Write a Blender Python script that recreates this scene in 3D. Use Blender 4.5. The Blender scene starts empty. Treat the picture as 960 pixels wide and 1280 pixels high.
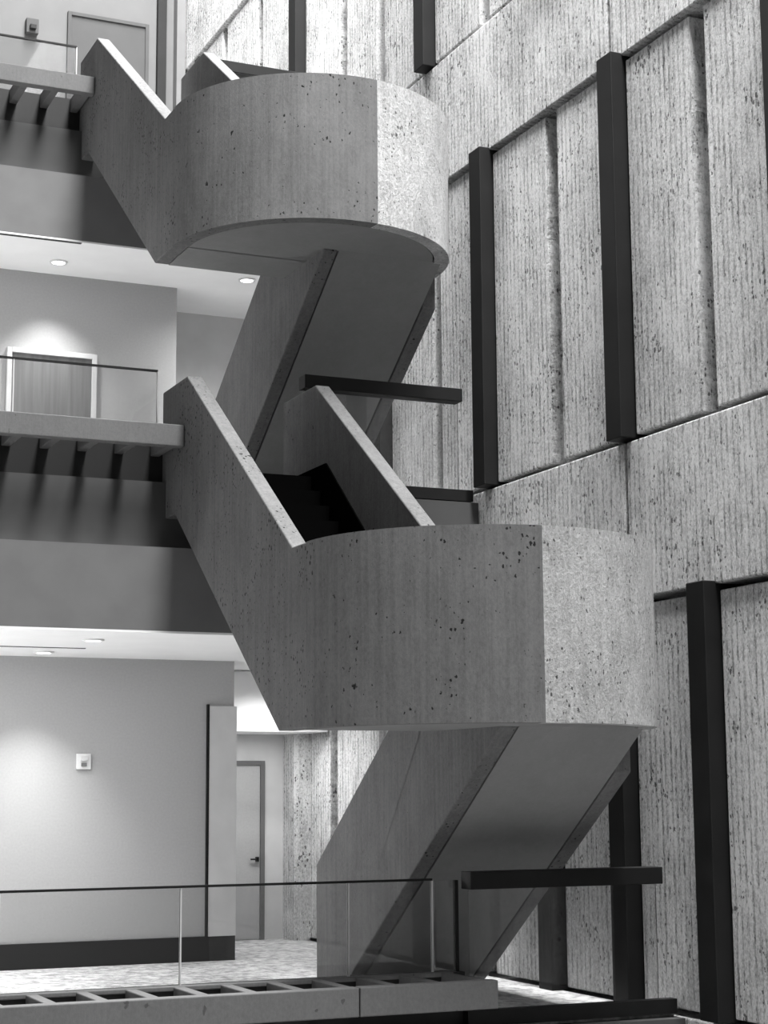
import bpy, bmesh, math
from mathutils import Matrix, Vector
scene = bpy.context.scene
scene.view_settings.view_transform = 'Standard'
S, H = 3.64, 4.9
XW = 8.55

# ------------------------------------------------------------ materials
def newmat(name):
    m = bpy.data.materials.new(name); m.use_nodes = True
    nt = m.node_tree
    return m, nt, nt.nodes['Principled BSDF']
def setg(b, g, rough=.8, metal=0, spec=.3):
    b.inputs['Base Color'].default_value = (g, g, g, 1)
    b.inputs['Roughness'].default_value = rough
    b.inputs['Metallic'].default_value = metal
    b.inputs['Specular IOR Level'].default_value = spec
def plain(name, g, rough=.7, metal=0, spec=.3, var=.06, scale=3):
    m, nt, b = newmat(name); setg(b, g, rough, metal, spec)
    tc = nt.nodes.new('ShaderNodeTexCoord'); n = nt.nodes.new('ShaderNodeTexNoise')
    n.inputs['Scale'].default_value = scale; n.inputs['Detail'].default_value = 5
    r = nt.nodes.new('ShaderNodeMapRange')
    r.inputs[3].default_value = g*(1-var); r.inputs[4].default_value = g*(1+var)
    r.inputs[1].default_value = .3; r.inputs[2].default_value = .7
    nt.links.new(tc.outputs['Object'], n.inputs['Vector'])
    nt.links.new(n.outputs['Fac'], r.inputs[0]); nt.links.new(r.outputs[0], b.inputs['Base Color'])
    return m
def math_n(nt, op, a, b=None, c=None):
    n = nt.nodes.new('ShaderNodeMath'); n.operation = op
    for i, v in enumerate((a, b, c)):
        if v is None: continue
        if isinstance(v, (int, float)): n.inputs[i].default_value = v
        else: nt.links.new(v, n.inputs[i])
    return n.outputs[0]
def concrete(name, g, streak=.15, blotch=.12, fine=.3, pits=((14, .09),), pit=.5, rib=0, rib_scale=4, bump=.35, rough_b=.3, dist=.02):
    m, nt, b = newmat(name); setg(b, g, .9, 0, .12)
    L = nt.links
    tc = nt.nodes.new('ShaderNodeTexCoord').outputs['Object']
    def noise(sx, sy, sz, sc=1, det=6, rough=.6):
        mp = nt.nodes.new('ShaderNodeMapping'); mp.inputs['Scale'].default_value = (sx, sy, sz)
        n = nt.nodes.new('ShaderNodeTexNoise'); n.inputs['Scale'].default_value = sc
        n.inputs['Detail'].default_value = det; n.inputs['Roughness'].default_value = rough
        L.new(tc, mp.inputs['Vector']); L.new(mp.outputs[0], n.inputs['Vector'])
        return n.outputs['Fac']
    st = noise(24, 24, .5, 1, 5)
    bl = noise(1, 1, .7, 1.3, 6)
    fi = noise(1, 1, .7, 42, 5, .8)
    md = noise(1, 1, .55, 9, 5, .7)
    mask = noise(1, 1, 1, 2.3, 4)
    pf = None
    for sc, thr0 in pits:
        v = nt.nodes.new('ShaderNodeTexVoronoi'); v.inputs['Scale'].default_value = sc
        mp = nt.nodes.new('ShaderNodeMapping'); mp.inputs['Scale'].default_value = (1, 1, .6)
        wn = nt.nodes.new('ShaderNodeTexNoise'); wn.inputs['Scale'].default_value = sc*1.6
        va = nt.nodes.new('ShaderNodeVectorMath'); va.operation = 'MULTIPLY_ADD'
        L.new(tc, wn.inputs['Vector']); L.new(wn.outputs['Color'], va.inputs[0]); va.inputs[1].default_value = (.9/sc,)*3; L.new(tc, va.inputs[2])
        L.new(va.outputs[0], mp.inputs['Vector']); L.new(mp.outputs[0], v.inputs['Vector'])
        sep = nt.nodes.new('ShaderNodeSeparateColor'); L.new(v.outputs['Color'], sep.inputs[0])
        pick = math_n(nt, 'MULTIPLY', math_n(nt, 'POWER', sep.outputs[0], 2.5), math_n(nt, 'MAXIMUM', math_n(nt, 'SUBTRACT', mask, .3), 0.0))
        thr = math_n(nt, 'MULTIPLY', pick, thr0*10)
        pr = nt.nodes.new('ShaderNodeMapRange'); pr.interpolation_type = 'SMOOTHSTEP'
        L.new(math_n(nt, 'SUBTRACT', v.outputs['Distance'], thr), pr.inputs[0])
        pr.inputs[1].default_value = -.06; pr.inputs[2].default_value = .03
        pr.inputs[3].default_value = 0; pr.inputs[4].default_value = 1
        pf = pr.outputs[0] if pf is None else math_n(nt, 'MULTIPLY', pf, pr.outputs[0])
    def cen(x, k): return math_n(nt, 'MULTIPLY', math_n(nt, 'SUBTRACT', x, .5), k)
    s = math_n(nt, 'ADD', math_n(nt, 'ADD', cen(st, streak*2.2), cen(bl, blotch*2.4)), math_n(nt, 'ADD', cen(fi, fine*2), cen(md, blotch*1.6)))
    ht = math_n(nt, 'ADD', math_n(nt, 'MULTIPLY', fi, rough_b*.8), math_n(nt, 'ADD', math_n(nt, 'MULTIPLY', st, .4), math_n(nt, 'MULTIPLY', md, rough_b)))
    if rib:
        w = nt.nodes.new('ShaderNodeTexWave'); w.wave_type = 'BANDS'; w.bands_direction = 'Y'
        w.inputs['Scale'].default_value = rib_scale; w.inputs['Distortion'].default_value = 3.0
        w.inputs['Detail'].default_value = 4; w.inputs['Detail Scale'].default_value = 2.5; w.inputs['Detail Roughness'].default_value = .7
        mp = nt.nodes.new('ShaderNodeMapping'); mp.inputs['Scale'].default_value = (1, 1, .08)
        L.new(tc, mp.inputs['Vector']); L.new(mp.outputs[0], w.inputs['Vector'])
        broken = nt.nodes.new('ShaderNodeMapRange'); broken.inputs[1].default_value = .38; broken.inputs[2].default_value = .62
        L.new(noise(1, 2.5, 1.1, 2.0, 6, .75), broken.inputs[0])
        gap = nt.nodes.new('ShaderNodeMapRange'); gap.inputs[1].default_value = .40; gap.inputs[2].default_value = .55
        L.new(noise(1, 9, 3.0, 2.0, 4, .7), gap.inputs[0])
        wv = math_n(nt, 'MULTIPLY', math_n(nt, 'MULTIPLY', math_n(nt, 'POWER', w.outputs['Fac'], 3.0), math_n(nt, 'ADD', math_n(nt, 'MULTIPLY', broken.outputs[0], .75), .25)), gap.outputs[0])
        ht = math_n(nt, 'SUBTRACT', ht, math_n(nt, 'MULTIPLY', wv, rib))
        s = math_n(nt, 'SUBTRACT', s, math_n(nt, 'MULTIPLY', wv, .6))  # rib grooves darkened in colour, standing in for their shading
    ht = math_n(nt, 'ADD', ht, math_n(nt, 'MULTIPLY', pf, .6))
    col = math_n(nt, 'MULTIPLY', math_n(nt, 'MULTIPLY', math_n(nt, 'ADD', s, 1), g),
                 math_n(nt, 'ADD', math_n(nt, 'MULTIPLY', pf, pit), 1-pit))
    L.new(col, b.inputs['Base Color'])
    bp = nt.nodes.new('ShaderNodeBump'); bp.inputs['Strength'].default_value = bump; bp.inputs['Distance'].default_value = dist
    L.new(ht, bp.inputs['Height']); L.new(bp.outputs[0], b.inputs['Normal'])
    return m
M = {}
M['stair'] = concrete('stair_concrete', .155, streak=.26, blotch=.28, fine=.45, pits=((12, .085), (34, .12)), pit=.85, bump=.6)
M['rough'] = concrete('hammered_concrete_lit_tone', .60, streak=.2, blotch=.45, fine=.9, pits=((18, .08), (40, .15)), pit=.75, bump=1.0, rough_b=1.2, dist=.03)  # hammered finish; paler tone also paints in the light on this side
M['soffit'] = concrete('soffit_concrete', .24, streak=.03, blotch=.12, fine=.12, pits=((20, .02),), pit=.2, bump=.15)
M['wall'] = concrete('ribbed_wall_concrete', .88, streak=.3, blotch=.4, fine=1.05, pits=((17, .085), (36, .2)), pit=.75, rib=.9, rib_scale=3.9, bump=1.0, rough_b=1.4, dist=.04)
M['wallback'] = concrete('recess_concrete', .12, bump=.6)
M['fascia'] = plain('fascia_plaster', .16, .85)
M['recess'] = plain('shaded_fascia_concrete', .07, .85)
M['trellis'] = concrete('trellis_concrete', .15, streak=.04, bump=.3, pit=.4)
M['white'] = plain('ceiling_white_plaster', .9, .9, var=.02)
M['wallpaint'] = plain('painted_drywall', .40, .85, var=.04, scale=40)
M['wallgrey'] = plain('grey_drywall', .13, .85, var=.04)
M['metal'] = plain('dark_bronze_metal', .010, .6, .1, .25, var=.2)
M['black'] = plain('black_vinyl', .012, .6)
M['tread'] = plain('black_stair_carpet', .003, .95, spec=.0)
M['trim'] = plain('painted_trim', .6, .6)
M['plastic'] = plain('white_plastic', .75, .4)
m, nt, b = newmat('carpet'); setg(b, .5, .95)
tc = nt.nodes.new('ShaderNodeTexCoord'); v = nt.nodes.new('ShaderNodeTexNoise'); v.inputs['Scale'].default_value = 9
v.inputs['Detail'].default_value = 6; v.inputs['Roughness'].default_value = .75
r = nt.nodes.new('ShaderNodeMapRange'); r.inputs[1].default_value = .4; r.inputs[2].default_value = .6; r.inputs[3].default_value = .3; r.inputs[4].default_value = .72
nt.links.new(tc.outputs['Object'], v.inputs['Vector']); nt.links.new(v.outputs['Fac'], r.inputs[0]); nt.links.new(r.outputs[0], b.inputs['Base Color'])
M['carpet'] = m
m, nt, b = newmat('wood_door_veneer'); setg(b, .25, .5)
tc = nt.nodes.new('ShaderNodeTexCoord'); mp = nt.nodes.new('ShaderNodeMapping'); mp.inputs['Scale'].default_value = (18, 18, .8)
n = nt.nodes.new('ShaderNodeTexNoise'); n.inputs['Detail'].default_value = 5; n.inputs['Scale'].default_value = 1
r = nt.nodes.new('ShaderNodeMapRange'); r.inputs[1].default_value = .3; r.inputs[2].default_value = .7; r.inputs[3].default_value = .15; r.inputs[4].default_value = .21
nt.links.new(tc.outputs['Object'], mp.inputs[0]); nt.links.new(mp.outputs[0], n.inputs['Vector']); nt.links.new(n.outputs['Fac'], r.inputs[0]); nt.links.new(r.outputs[0], b.inputs['Base Color'])
M['wood'] = m
m = bpy.data.materials.new('railing_glass'); m.use_nodes = True; nt = m.node_tree
for n in list(nt.nodes):
    if n.type != 'OUTPUT_MATERIAL': nt.nodes.remove(n)
out = [n for n in nt.nodes if n.type == 'OUTPUT_MATERIAL'][0]
tr = nt.nodes.new('ShaderNodeBsdfTransparent'); tr.inputs[0].default_value = (.92, .92, .92, 1)
gl = nt.nodes.new('ShaderNodeBsdfGlossy'); gl.inputs['Roughness'].default_value = .02
fr = nt.nodes.new('ShaderNodeFresnel'); fr.inputs[0].default_value = 1.45
mx = nt.nodes.new('ShaderNodeMixShader')
nt.links.new(fr.outputs[0], mx.inputs[0]); nt.links.new(tr.outputs[0], mx.inputs[1]); nt.links.new(gl.outputs[0], mx.inputs[2]); nt.links.new(mx.outputs[0], out.inputs[0])
M['glass'] = m
m, nt, b = newmat('lamp_lens'); setg(b, .9)
b.inputs['Emission Color'].default_value = (1, 1, 1, 1); b.inputs['Emission Strength'].default_value = 6
M['lamp'] = m

# ------------------------------------------------------------ mesh helpers
def mkobj(name, bm, mat, parent=None, bevel=0, smooth=False):
    bmesh.ops.recalc_face_normals(bm, faces=bm.faces)
    me = bpy.data.meshes.new(name); bm.to_mesh(me); bm.free()
    mats = mat if isinstance(mat, (list, tuple)) else [mat]
    for q in mats: me.materials.append(M[q])
    o = bpy.data.objects.new(name, me); scene.collection.objects.link(o)
    if parent: o.parent = parent
    if bevel:
        md = o.modifiers.new('bevel', 'BEVEL'); md.width = bevel; md.segments = 2; md.limit_method = 'ANGLE'
        md.angle_limit = math.radians(40)
    return o
def empty(name):
    e = bpy.data.objects.new(name, None); scene.collection.objects.link(e); return e
def add_box(bm, x0, x1, y0, y1, z0, z1, mi=0):
    vs = [bm.verts.new((x, y, z)) for x in (x0, x1) for y in (y0, y1) for z in (z0, z1)]
    for f in ((0, 1, 3, 2), (4, 6, 7, 5), (0, 4, 5, 1), (2, 3, 7, 6), (0, 2, 6, 4), (1, 5, 7, 3)):
        fc = bm.faces.new([vs[i] for i in f]); fc.material_index = mi
def box(name, x0, x1, y0, y1, z0, z1, mat, parent=None, bevel=0):
    bm = bmesh.new(); add_box(bm, x0, x1, y0, y1, z0, z1)
    return mkobj(name, bm, mat, parent, bevel)
def add_prism(bm, pts, x0, x1):
    a = [bm.verts.new((x0, y, z)) for y, z in pts]; c = [bm.verts.new((x1, y, z)) for y, z in pts]
    n = len(pts)
    f1 = bm.faces.new(a); f2 = bm.faces.new(c[::-1])
    for i in range(n): bm.faces.new((a[i], a[(i+1) % n], c[(i+1) % n], c[i]))
    bmesh.ops.triangulate(bm, faces=[f1, f2])
def prism(name, pts, x0, x1, mat, parent=None, bevel=0):
    bm = bmesh.new(); add_prism(bm, pts, x0, x1)
    return mkobj(name, bm, mat, parent, bevel)
def ring(name, cx, cy, r0, r1, a0, a1, z0, z1, mat, parent, n=40, bevel=0):
    bm = bmesh.new(); secs = []
    for i in range(n+1):
        a = math.radians(a0+(a1-a0)*i/n); c, s = math.cos(a), math.sin(a)
        secs.append([bm.verts.new((cx+r*c, cy+r*s, z)) for r, z in ((r0, z0), (r1, z0), (r1, z1), (r0, z1))])
    for i in range(n):
        for j in range(4):
            bm.faces.new((secs[i][j], secs[i][(j+1) % 4], secs[i+1][(j+1) % 4], secs[i+1][j]))
    bm.faces.new(secs[0]); bm.faces.new(secs[-1][::-1])
    return mkobj(name, bm, mat, parent, bevel)
def halfslab(name, cx, cy, r, yend, z0, z1, mat, parent, n=64):
    bm = bmesh.new()
    pts = [(cx+r*math.cos(math.radians(180+180*i/n)), cy+r*math.sin(math.radians(180+180*i/n))) for i in range(n+1)]
    pts = [(cx-r, yend)]+pts+[(cx+r, yend)] if yend > cy else pts
    a = [bm.verts.new((x, y, z0)) for x, y in pts]; c = [bm.verts.new((x, y, z1)) for x, y in pts]
    bm.faces.new(a); bm.faces.new(c[::-1]); k = len(pts)
    for i in range(k): bm.faces.new((a[i], a[(i+1) % k], c[(i+1) % k], c[i]))
    return mkobj(name, bm, mat, parent)

# ------------------------------------------------------------ staircases
CX, CY, R, T = 6.52, 12.88, 1.45, .15
XL, XR = CX-R, CX+R
GP = .016
def stairs(k):
    oy, oz = S*k, H*k
    P = empty('concrete_staircase')
    def q(pts): return [(y+oy, z+oz) for y, z in pts]
    prism('outer_parapet_upper_flight', q([(CY, .49), (13.5, .49), (15.93, 2.34), (16.35, 2.66), (16.78, 2.66), (16.78, 3.95), (16.0, 3.95), (13.2, 1.94), (CY, 1.94)]), XL, XL+T, 'stair', P, .012)
    prism('inner_parapet_upper_flight', q([(12.95, .70), (13.5, .62), (16.35, 2.8), (16.78, 2.8), (16.78, 3.95), (15.9, 3.95), (13.1, 1.94), (12.95, 1.94)]), 6.35, 6.5, 'stair', P, .012)
    prism('black_stair_skirting', q([(13.0, .7), (13.0, .93), (15.6, 3.12), (16.74, 3.12), (16.74, 2.95), (16.2, 2.9), (13.4, .7)]), 6.335, 6.352, 'tread', P)
    lo = [(12.4, .49), (15.7, -1.84), (16.26, -1.84), (16.26, -.68), (12.95, 1.69), (12.95, 1.94), (12.75, 1.94), (12.4, .75)]
    prism('inner_parapet_lower_flight', q(lo), 6.502, 6.65, 'stair', P, .012)
    lo2 = [(CY, .49-.71*(CY-12.4)), (15.7, -1.84), (16.26, -1.84), (16.26, -.68), (12.95, 1.69), (12.95, 1.94), (CY, 1.94)]
    prism('outer_parapet_lower_flight', q(lo2), XR-T, XR, 'stair', P, .012)
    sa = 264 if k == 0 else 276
    ring('curved_parapet_smooth', CX, CY+oy, R-T, R, 180, sa, .49+oz, 1.94+oz, 'stair', P, n=60)
    ring('curved_parapet_hammered_lit', CX, CY+oy, R-T, R, sa, 360, .49+oz, 1.94+oz, 'rough', P, n=60)  # rougher finish, with the lit side painted into its colour
    halfslab('landing_slab', CX, CY+oy, R-T+.02, 12.9+oy, .53+oz, .7+oz, 'tread', P)
    halfslab('landing_soffit', CX, CY+oy, R-T-GP, 12.9+oy, .5+oz, .56+oz, 'soffit', P)
    box('landing_extension', XL+T-.02, 6.37, 12.88+oy, 13.22+oy, .53+oz, .7+oz, 'tread', P)
    n = 13; rz = 2.35/n; ty = 3.0/n; pts = [(13.2, .7)]
    for i in range(n): pts += [(13.2+ty*i, .7+rz*(i+1)), (13.2+ty*(i+1), .7+rz*(i+1))]
    pts += [(16.45, 3.05), (16.45, 2.82), (13.5, .57), (13.2, .57)]
    prism('upper_flight_steps', q(pts), XL+T-.02, 6.37, 'tread', P)
    prism('upper_flight_soffit', q([(12.88, .5), (13.55, .5), (16.35, 2.66), (16.35, 2.8), (13.4, .58), (12.88, .58)]), XL+T+GP, 6.5, 'soffit', P)
    n = 14; rz = 2.55/n; ty = 3.2/n; pts = [(12.9, .7)]
    for i in range(n): pts += [(12.9+ty*i, .7-rz*(i+1)), (12.9+ty*(i+1), .7-rz*(i+1))] if i < n-1 else [(12.9+ty*i, -1.84)]
    pts += [(15.8, -1.84), (12.5, .54), (12.5, .69), (12.88, .7)]
    prism('lower_flight_steps', q(pts), 6.63, XR-T+.02, 'tread', P)
    prism('lower_flight_soffit', q([(12.4, .5), (15.68, -1.83), (15.8, -1.83), (12.5, .57)]), 6.65+GP, XR-T-GP, 'soffit', P)
    return P
stairs(0); stairs(1)

# ------------------------------------------------------------ right wall
def seg_panels(bm, y0, y1, z0, z1, cuts, xf=XW, g=.028):
    edges = [y0]
    for c, w in sorted(cuts): edges += [c-w/2, c+w/2]
    edges.append(y1)
    for i in range(0, len(edges), 2):
        add_box(bm, xf, XW+.33, edges[i], edges[i+1], z0+g, z1-g)
bm = bmesh.new()
Y0, Y1 = 1.0, 27.9
sl = .22
rows = [(-6.9, -3.35, [(c, sl) for c in (4, 6.7, 9.4, 12.1, 14.8, 17.5, 20.2)]),
        (-3.35, -1.85, [(3.0, .03), (8.4, .03), (13.8, .03), (19.2, .03)]),
        (-1.85, 1.67, [(5.8, .3), (7.1, sl), (8.5, .3), (9.8, sl), (11.15, sl), (12.5, .3), (13.85, .3), (15.2, .3), (16.6, sl), (18.0, .3), (19.3, sl), (20.8, sl)]),
        (1.67, 3.16, [(3.0, .05), (8.4, .05), (13.72, .05), (19.2, .05)]),
        (3.16, 6.79, [(5.8, .3), (7.1, sl), (8.5, .3), (9.8, sl), (11.15, .3), (12.4, sl), (13.72, .3), (15.0, sl), (16.42, .3), (17.7, sl), (19.1, .3), (20.5, sl), (22, .3)]),
        (6.79, 8.3, [(3.0, .05), (8.4, .05), (13.8, .05), (19.2, .05), (24.6, .05)]),
        (8.3, 11.9, [(8.5, .3), (9.8, sl), (11.2, .3), (13.9, sl), (15.0, .3), (16.4, sl), (17.8, .3), (19.2, sl), (20.4, sl), (21.9, .3), (23.6, sl), (25.2, sl)]),
        (11.9, 13.4, [(3.0, .05), (8.4, .05), (13.8, .05), (19.2, .05), (24.6, .05)]),
        (13.4, 16.9, [(11.2, .3), (13.9, sl), (15.0, .3), (16.4, sl), (17.8, .3), (19.2, sl), (20.4, sl), (21.9, .3), (23.6, sl), (25.2, sl)])]
for i, (z0, z1, c) in enumerate(rows): seg_panels(bm, Y0, Y1, z0, z1, c, XW if i % 2 == 0 else XW-.03)
W = empty('wall_right')
mkobj('wall_panels', bm, 'wall', W, .014)
box('wall_backing', XW+.3, XW+.6, Y0, Y1, -6.9, 16.9, 'wallback', W)
for y, z0, z1 in [(12.5, -1.85, 1.67), (13.85, -1.85, 1.67), (15.2, -1.85, 1.67), (18.0, -1.85, 1.67), (8.5, -1.85, 1.67),
                  (11.15, 3.16, 6.79), (8.5, 3.16, 6.79), (13.72, 3.16, 6.79), (16.42, 3.16, 6.79), (19.1, 3.16, 6.79),
                  (17.8, 8.3, 11.9), (15.0, 8.3, 11.9), (21.9, 8.3, 11.9)]:
    bm = bmesh.new(); add_box(bm, XW-.15, XW+.3, y-.13, y+.13, z0+.0, z1+.05)
    mkobj('vertical_metal_fin', bm, 'metal', None, .008)

# ------------------------------------------------------------ floors (slab + fascia + ceiling)
XA = -5.0
def floor_level(f):
    fz = -1.85+H*f; ey = 13.16+S*f
    P = empty('floor')
    yb = [24, 24.5, 28.2][f]
    zb = fz-1.55
    gy = ey+.12; gt = fz+1.14
    box('carpet_surface', XA, XW-.04, ey+.02, yb, fz-.03, fz, 'carpet', P)
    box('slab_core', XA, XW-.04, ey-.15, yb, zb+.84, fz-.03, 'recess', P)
    box('lower_fascia', XA, XW-.04, ey-.55, yb, zb+.02, zb+.82, 'fascia', P)
    box('shadow_gap', XA, XW-.04, ey-.3, yb, zb+.815, zb+.845, 'white', P)
    box('curb', XA, 5.2 if f else 6.56, ey+.0 if f else ey+.04, ey+.2, fz-.03, fz+.42, 'black', P)  # curb blackened to paint the shade between the trellis slats
    if f:
        box('ceiling', XA, XW-.04, ey-.55, yb, zb-.0, zb+.02, 'white', None)
    xr = 5.065 if f else 6.45
    bm = bmesh.new()
    if f: add_box(bm, XA, xr, ey-.75, ey-.63, fz+.22, fz+.43)
    else:
        add_box(bm, XA, xr-1.15, ey-.75, ey-.63, fz+.22, fz+.43)
        add_box(bm, xr-1.14, xr, ey-.75, ey-.63, fz+.22, fz+.43)
    add_box(bm, XA, xr, ey+.02, ey+.1, fz+.39, fz+.425)
    x = xr-.02
    while x > XA:
        add_box(bm, x-.09, x, ey-.64, ey+.03, fz+.25, fz+.42); x -= .37
    mkobj('concrete_trellis', bm, 'trellis', None, .008)
    G = empty('glass_railing')
    end = 5.05 if f else 6.31
    js = [end]
    nx = (4.98 if f else 5.58)-(1.38 if f else 0)
    while nx > XA: js.append(nx); nx -= 1.38
    for i in range(len(js)-1):
        box('glass_pane', js[i+1]+.006, js[i]-.006, gy-.006, gy+.006, fz+.42, gt, 'glass', G)
        box('joint_post', js[i]-.006, js[i]+.006, gy-.012, gy+.012, fz+.42, gt, 'trim', G)
    box('top_rail', XA, end, gy-.018, gy+.018, gt, gt+.018, 'metal', G)
    if not f:
        box('end_pane', 6.33, 6.52, gy-.006, gy+.006, fz+.42, gt, 'glass', G)
        box('end_post', 6.51, 6.54, gy-.02, gy+.02, fz, gt, 'metal', G)
    G2 = empty('metal_guard_rail')
    box('top_board', 6.56, 8.37, ey-.09, ey+.09, fz+1.07, fz+1.21, 'metal', G2, .006)
    box('glass_infill', 6.58, 8.35, ey-.006, ey+.006, fz+.05, fz+1.07, 'glass', G2)
    box('base_shoe', 6.54, 8.5, ey-.05, ey+.05, fz, fz+.12, 'metal', G2)
for f in (0, 1, 2): floor_level(f)

# ------------------------------------------------------------ interior walls
Wl = empty('wall_back')
box('drywall', XA, 6.78, 19.5, 19.65, -1.85, 1.5, 'wallpaint', Wl)
box('return', 6.62, 6.78, 19.6, 22.0, -1.85, 1.5, 'wallpaint', Wl)
box('alcove_wall', 6.7, XW, 22.0, 22.15, -1.85, 1.5, 'trim', Wl)
box('bulkhead', 6.78, XW-.04, 20.9, 22.0, .75, 1.49, 'white', Wl)
box('baseboard_back', XA, 6.80, 19.47, 19.5, -1.85, -1.58, 'black')
box('trim_1', 6.47, 6.80, 19.455, 19.5, -1.58, .98, 'trim')
box('trim_2', 6.45, 6.472, 19.45, 19.5, -1.58, 1.0, 'metal')
box('trim_3', XW-.22, XW-.0, 21.6, 22.0, -1.85, .75, 'wall')
def door(name, x0, x1, y, z0, h, mat, fmat='trim'):
    D = empty(name)
    box('leaf', x0, x1, y-.03, y-.005, z0+.01, z0+h, mat, D)
    box('jamb_l', x0-.06, x0, y-.06, y, z0, z0+h+.06, fmat, D, .004)
    box('jamb_r', x1, x1+.06, y-.06, y, z0, z0+h+.06, fmat, D, .004)
    box('head', x0, x1, y-.06, y, z0+h, z0+h+.06, fmat, D, .004)
    box('lever', x1-.14, x1-.03, y-.09, y-.07, z0+1.0, z0+1.02, 'metal', D)
    box('lever_rose', x1-.06, x1-.03, y-.09, y-.03, z0+.98, z0+1.04, 'metal', D)
door('door_1', 7.2, 8.0, 22.0, -1.85, 2.2, 'wallpaint', 'wallgrey')
W1 = empty('wall_back')
box('drywall', XA, 6.6, 21.3, 21.45, 3.05, 6.4, 'wallpaint', W1)
box('return', 6.45, 6.6, 21.4, 22.4, 3.05, 6.4, 'wallpaint', W1)
box('alcove_wall', 6.5, XW, 22.4, 22.55, 3.05, 6.4, 'trim', W1)
door('door_2', 4.5, 5.5, 21.3, 3.05, 2.3, 'wood')
W2 = empty('wall_back')
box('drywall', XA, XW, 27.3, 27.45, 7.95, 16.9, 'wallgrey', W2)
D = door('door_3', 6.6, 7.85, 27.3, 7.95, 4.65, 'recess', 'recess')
box('trim_4', 8.05, 8.2, 27.2, 27.3, 7.95, 16.8, 'metal')
box('trim_5', 8.35, 8.5, 27.1, 27.3, 7.95, 16.8, 'fascia')
F = empty('fire_alarm_strobe')
box('plate', 4.95, 5.11, 19.47, 19.5, .27, .44, 'plastic', F, .006)
box('lens', 4.99, 5.07, 19.44, 19.47, .36, .41, 'trim', F, .006)
box('horn_grille', 5.0, 5.06, 19.455, 19.47, .30, .34, 'fascia', F)
F = empty('emergency_light')
box('body', 5.85, 6.05, 27.18, 27.298, 12.15, 12.4, 'recess', F, .01)
box('head', 5.9, 6.0, 27.12, 27.18, 12.2, 12.28, 'metal', F, .01)

def downlight(x, y, z, e, ang=110, ly=None):
    P = empty('downlight')
    bm = bmesh.new(); bmesh.ops.create_cone(bm, cap_ends=True, segments=32, radius1=.08, radius2=.08, depth=.01, matrix=Matrix.Translation((x, y, z-.008)))
    mkobj('lens', bm, 'lamp', P)
    ring('bezel', x, y, .08, .11, 0, 359.9, z-.018, z+.0, 'plastic', P, 32)
    l = bpy.data.lights.new('downlight_lamp', 'SPOT'); l.energy = e; l.spot_size = math.radians(ang); l.spot_blend = 1; l.shadow_soft_size = .08
    o = bpy.data.objects.new('lamp', l); scene.collection.objects.link(o); o.location = (x, y, z-.04); o.parent = P
for x in (4.4, 2.1, -.2): downlight(x, 18.8, 1.5, 340, 92)
for x in (4.5, 1.5): downlight(x, 17.15, 1.5, 90, 140)
downlight(7.6, 20.2, 1.5, 160, 150)
for x in (4.93, 2.6): downlight(x, 20.75, 6.4, 330, 95)
downlight(7.3, 20.6, 6.4, 240, 150)
for x0, x1, y, z in ((3.2, 4.7, 18.2, 1.5), (3.0, 5.0, 19.9, 6.4)):
    box('linear_air_diffuser', x0, x1, y, y+.05, z-.006, z, 'recess')

box('floor', -12, XW, -4, 24, -6.95, -6.85, 'carpet')

# ------------------------------------------------------------ lights
def area(name, loc, rot, sx, sy, e):
    l = bpy.data.lights.new(name, 'AREA'); l.shape = 'RECTANGLE'; l.size = sx; l.size_y = sy; l.energy = e
    o = bpy.data.objects.new(name, l); scene.collection.objects.link(o); o.location = loc; o.rotation_euler = rot
area('skylight_lamp', (7.0, 11, 20.5), (0, math.radians(-8), 0), 3.0, 28, 18000)
area('fill_light', (3.5, 17.6, 1.42), (0, 0, 0), 4, 1, 50)  # fill panels without a fixture, added to brighten the rooms
area('fill_light', (3.5, 20.0, 6.32), (0, 0, 0), 5, .8, 20)
area('fill_light', (7.7, 21.0, .7), (0, 0, 0), .8, .5, 20)
for loc, e in (((1.0, 17.5, 0), 180), ((1.0, 19.2, 4.9), 90)):
    l = bpy.data.lights.new('fill_light', 'POINT'); l.energy = e; l.shadow_soft_size = .3  # unseen point fills, added to brighten ceilings and walls
    o = bpy.data.objects.new('fill_light', l); scene.collection.objects.link(o); o.location = loc
w = bpy.data.worlds.new('World'); scene.world = w; w.use_nodes = True
bg = w.node_tree.nodes['Background']; bg.inputs[0].default_value = (1, 1, 1, 1); bg.inputs[1].default_value = .22

# ------------------------------------------------------------ camera
cam = bpy.data.cameras.new('camera'); co = bpy.data.objects.new('camera', cam); scene.collection.objects.link(co)
cam.sensor_fit = 'VERTICAL'; cam.sensor_height = 36; cam.sensor_width = 27; cam.lens = 2230/1280*36
co.matrix_world = Matrix.Rotation(math.radians(-24), 4, 'Z') @ Matrix.Rotation(math.radians(98.92), 4, 'X') @ Matrix.Rotation(math.radians(-.4), 4, 'Z')
scene.camera = co
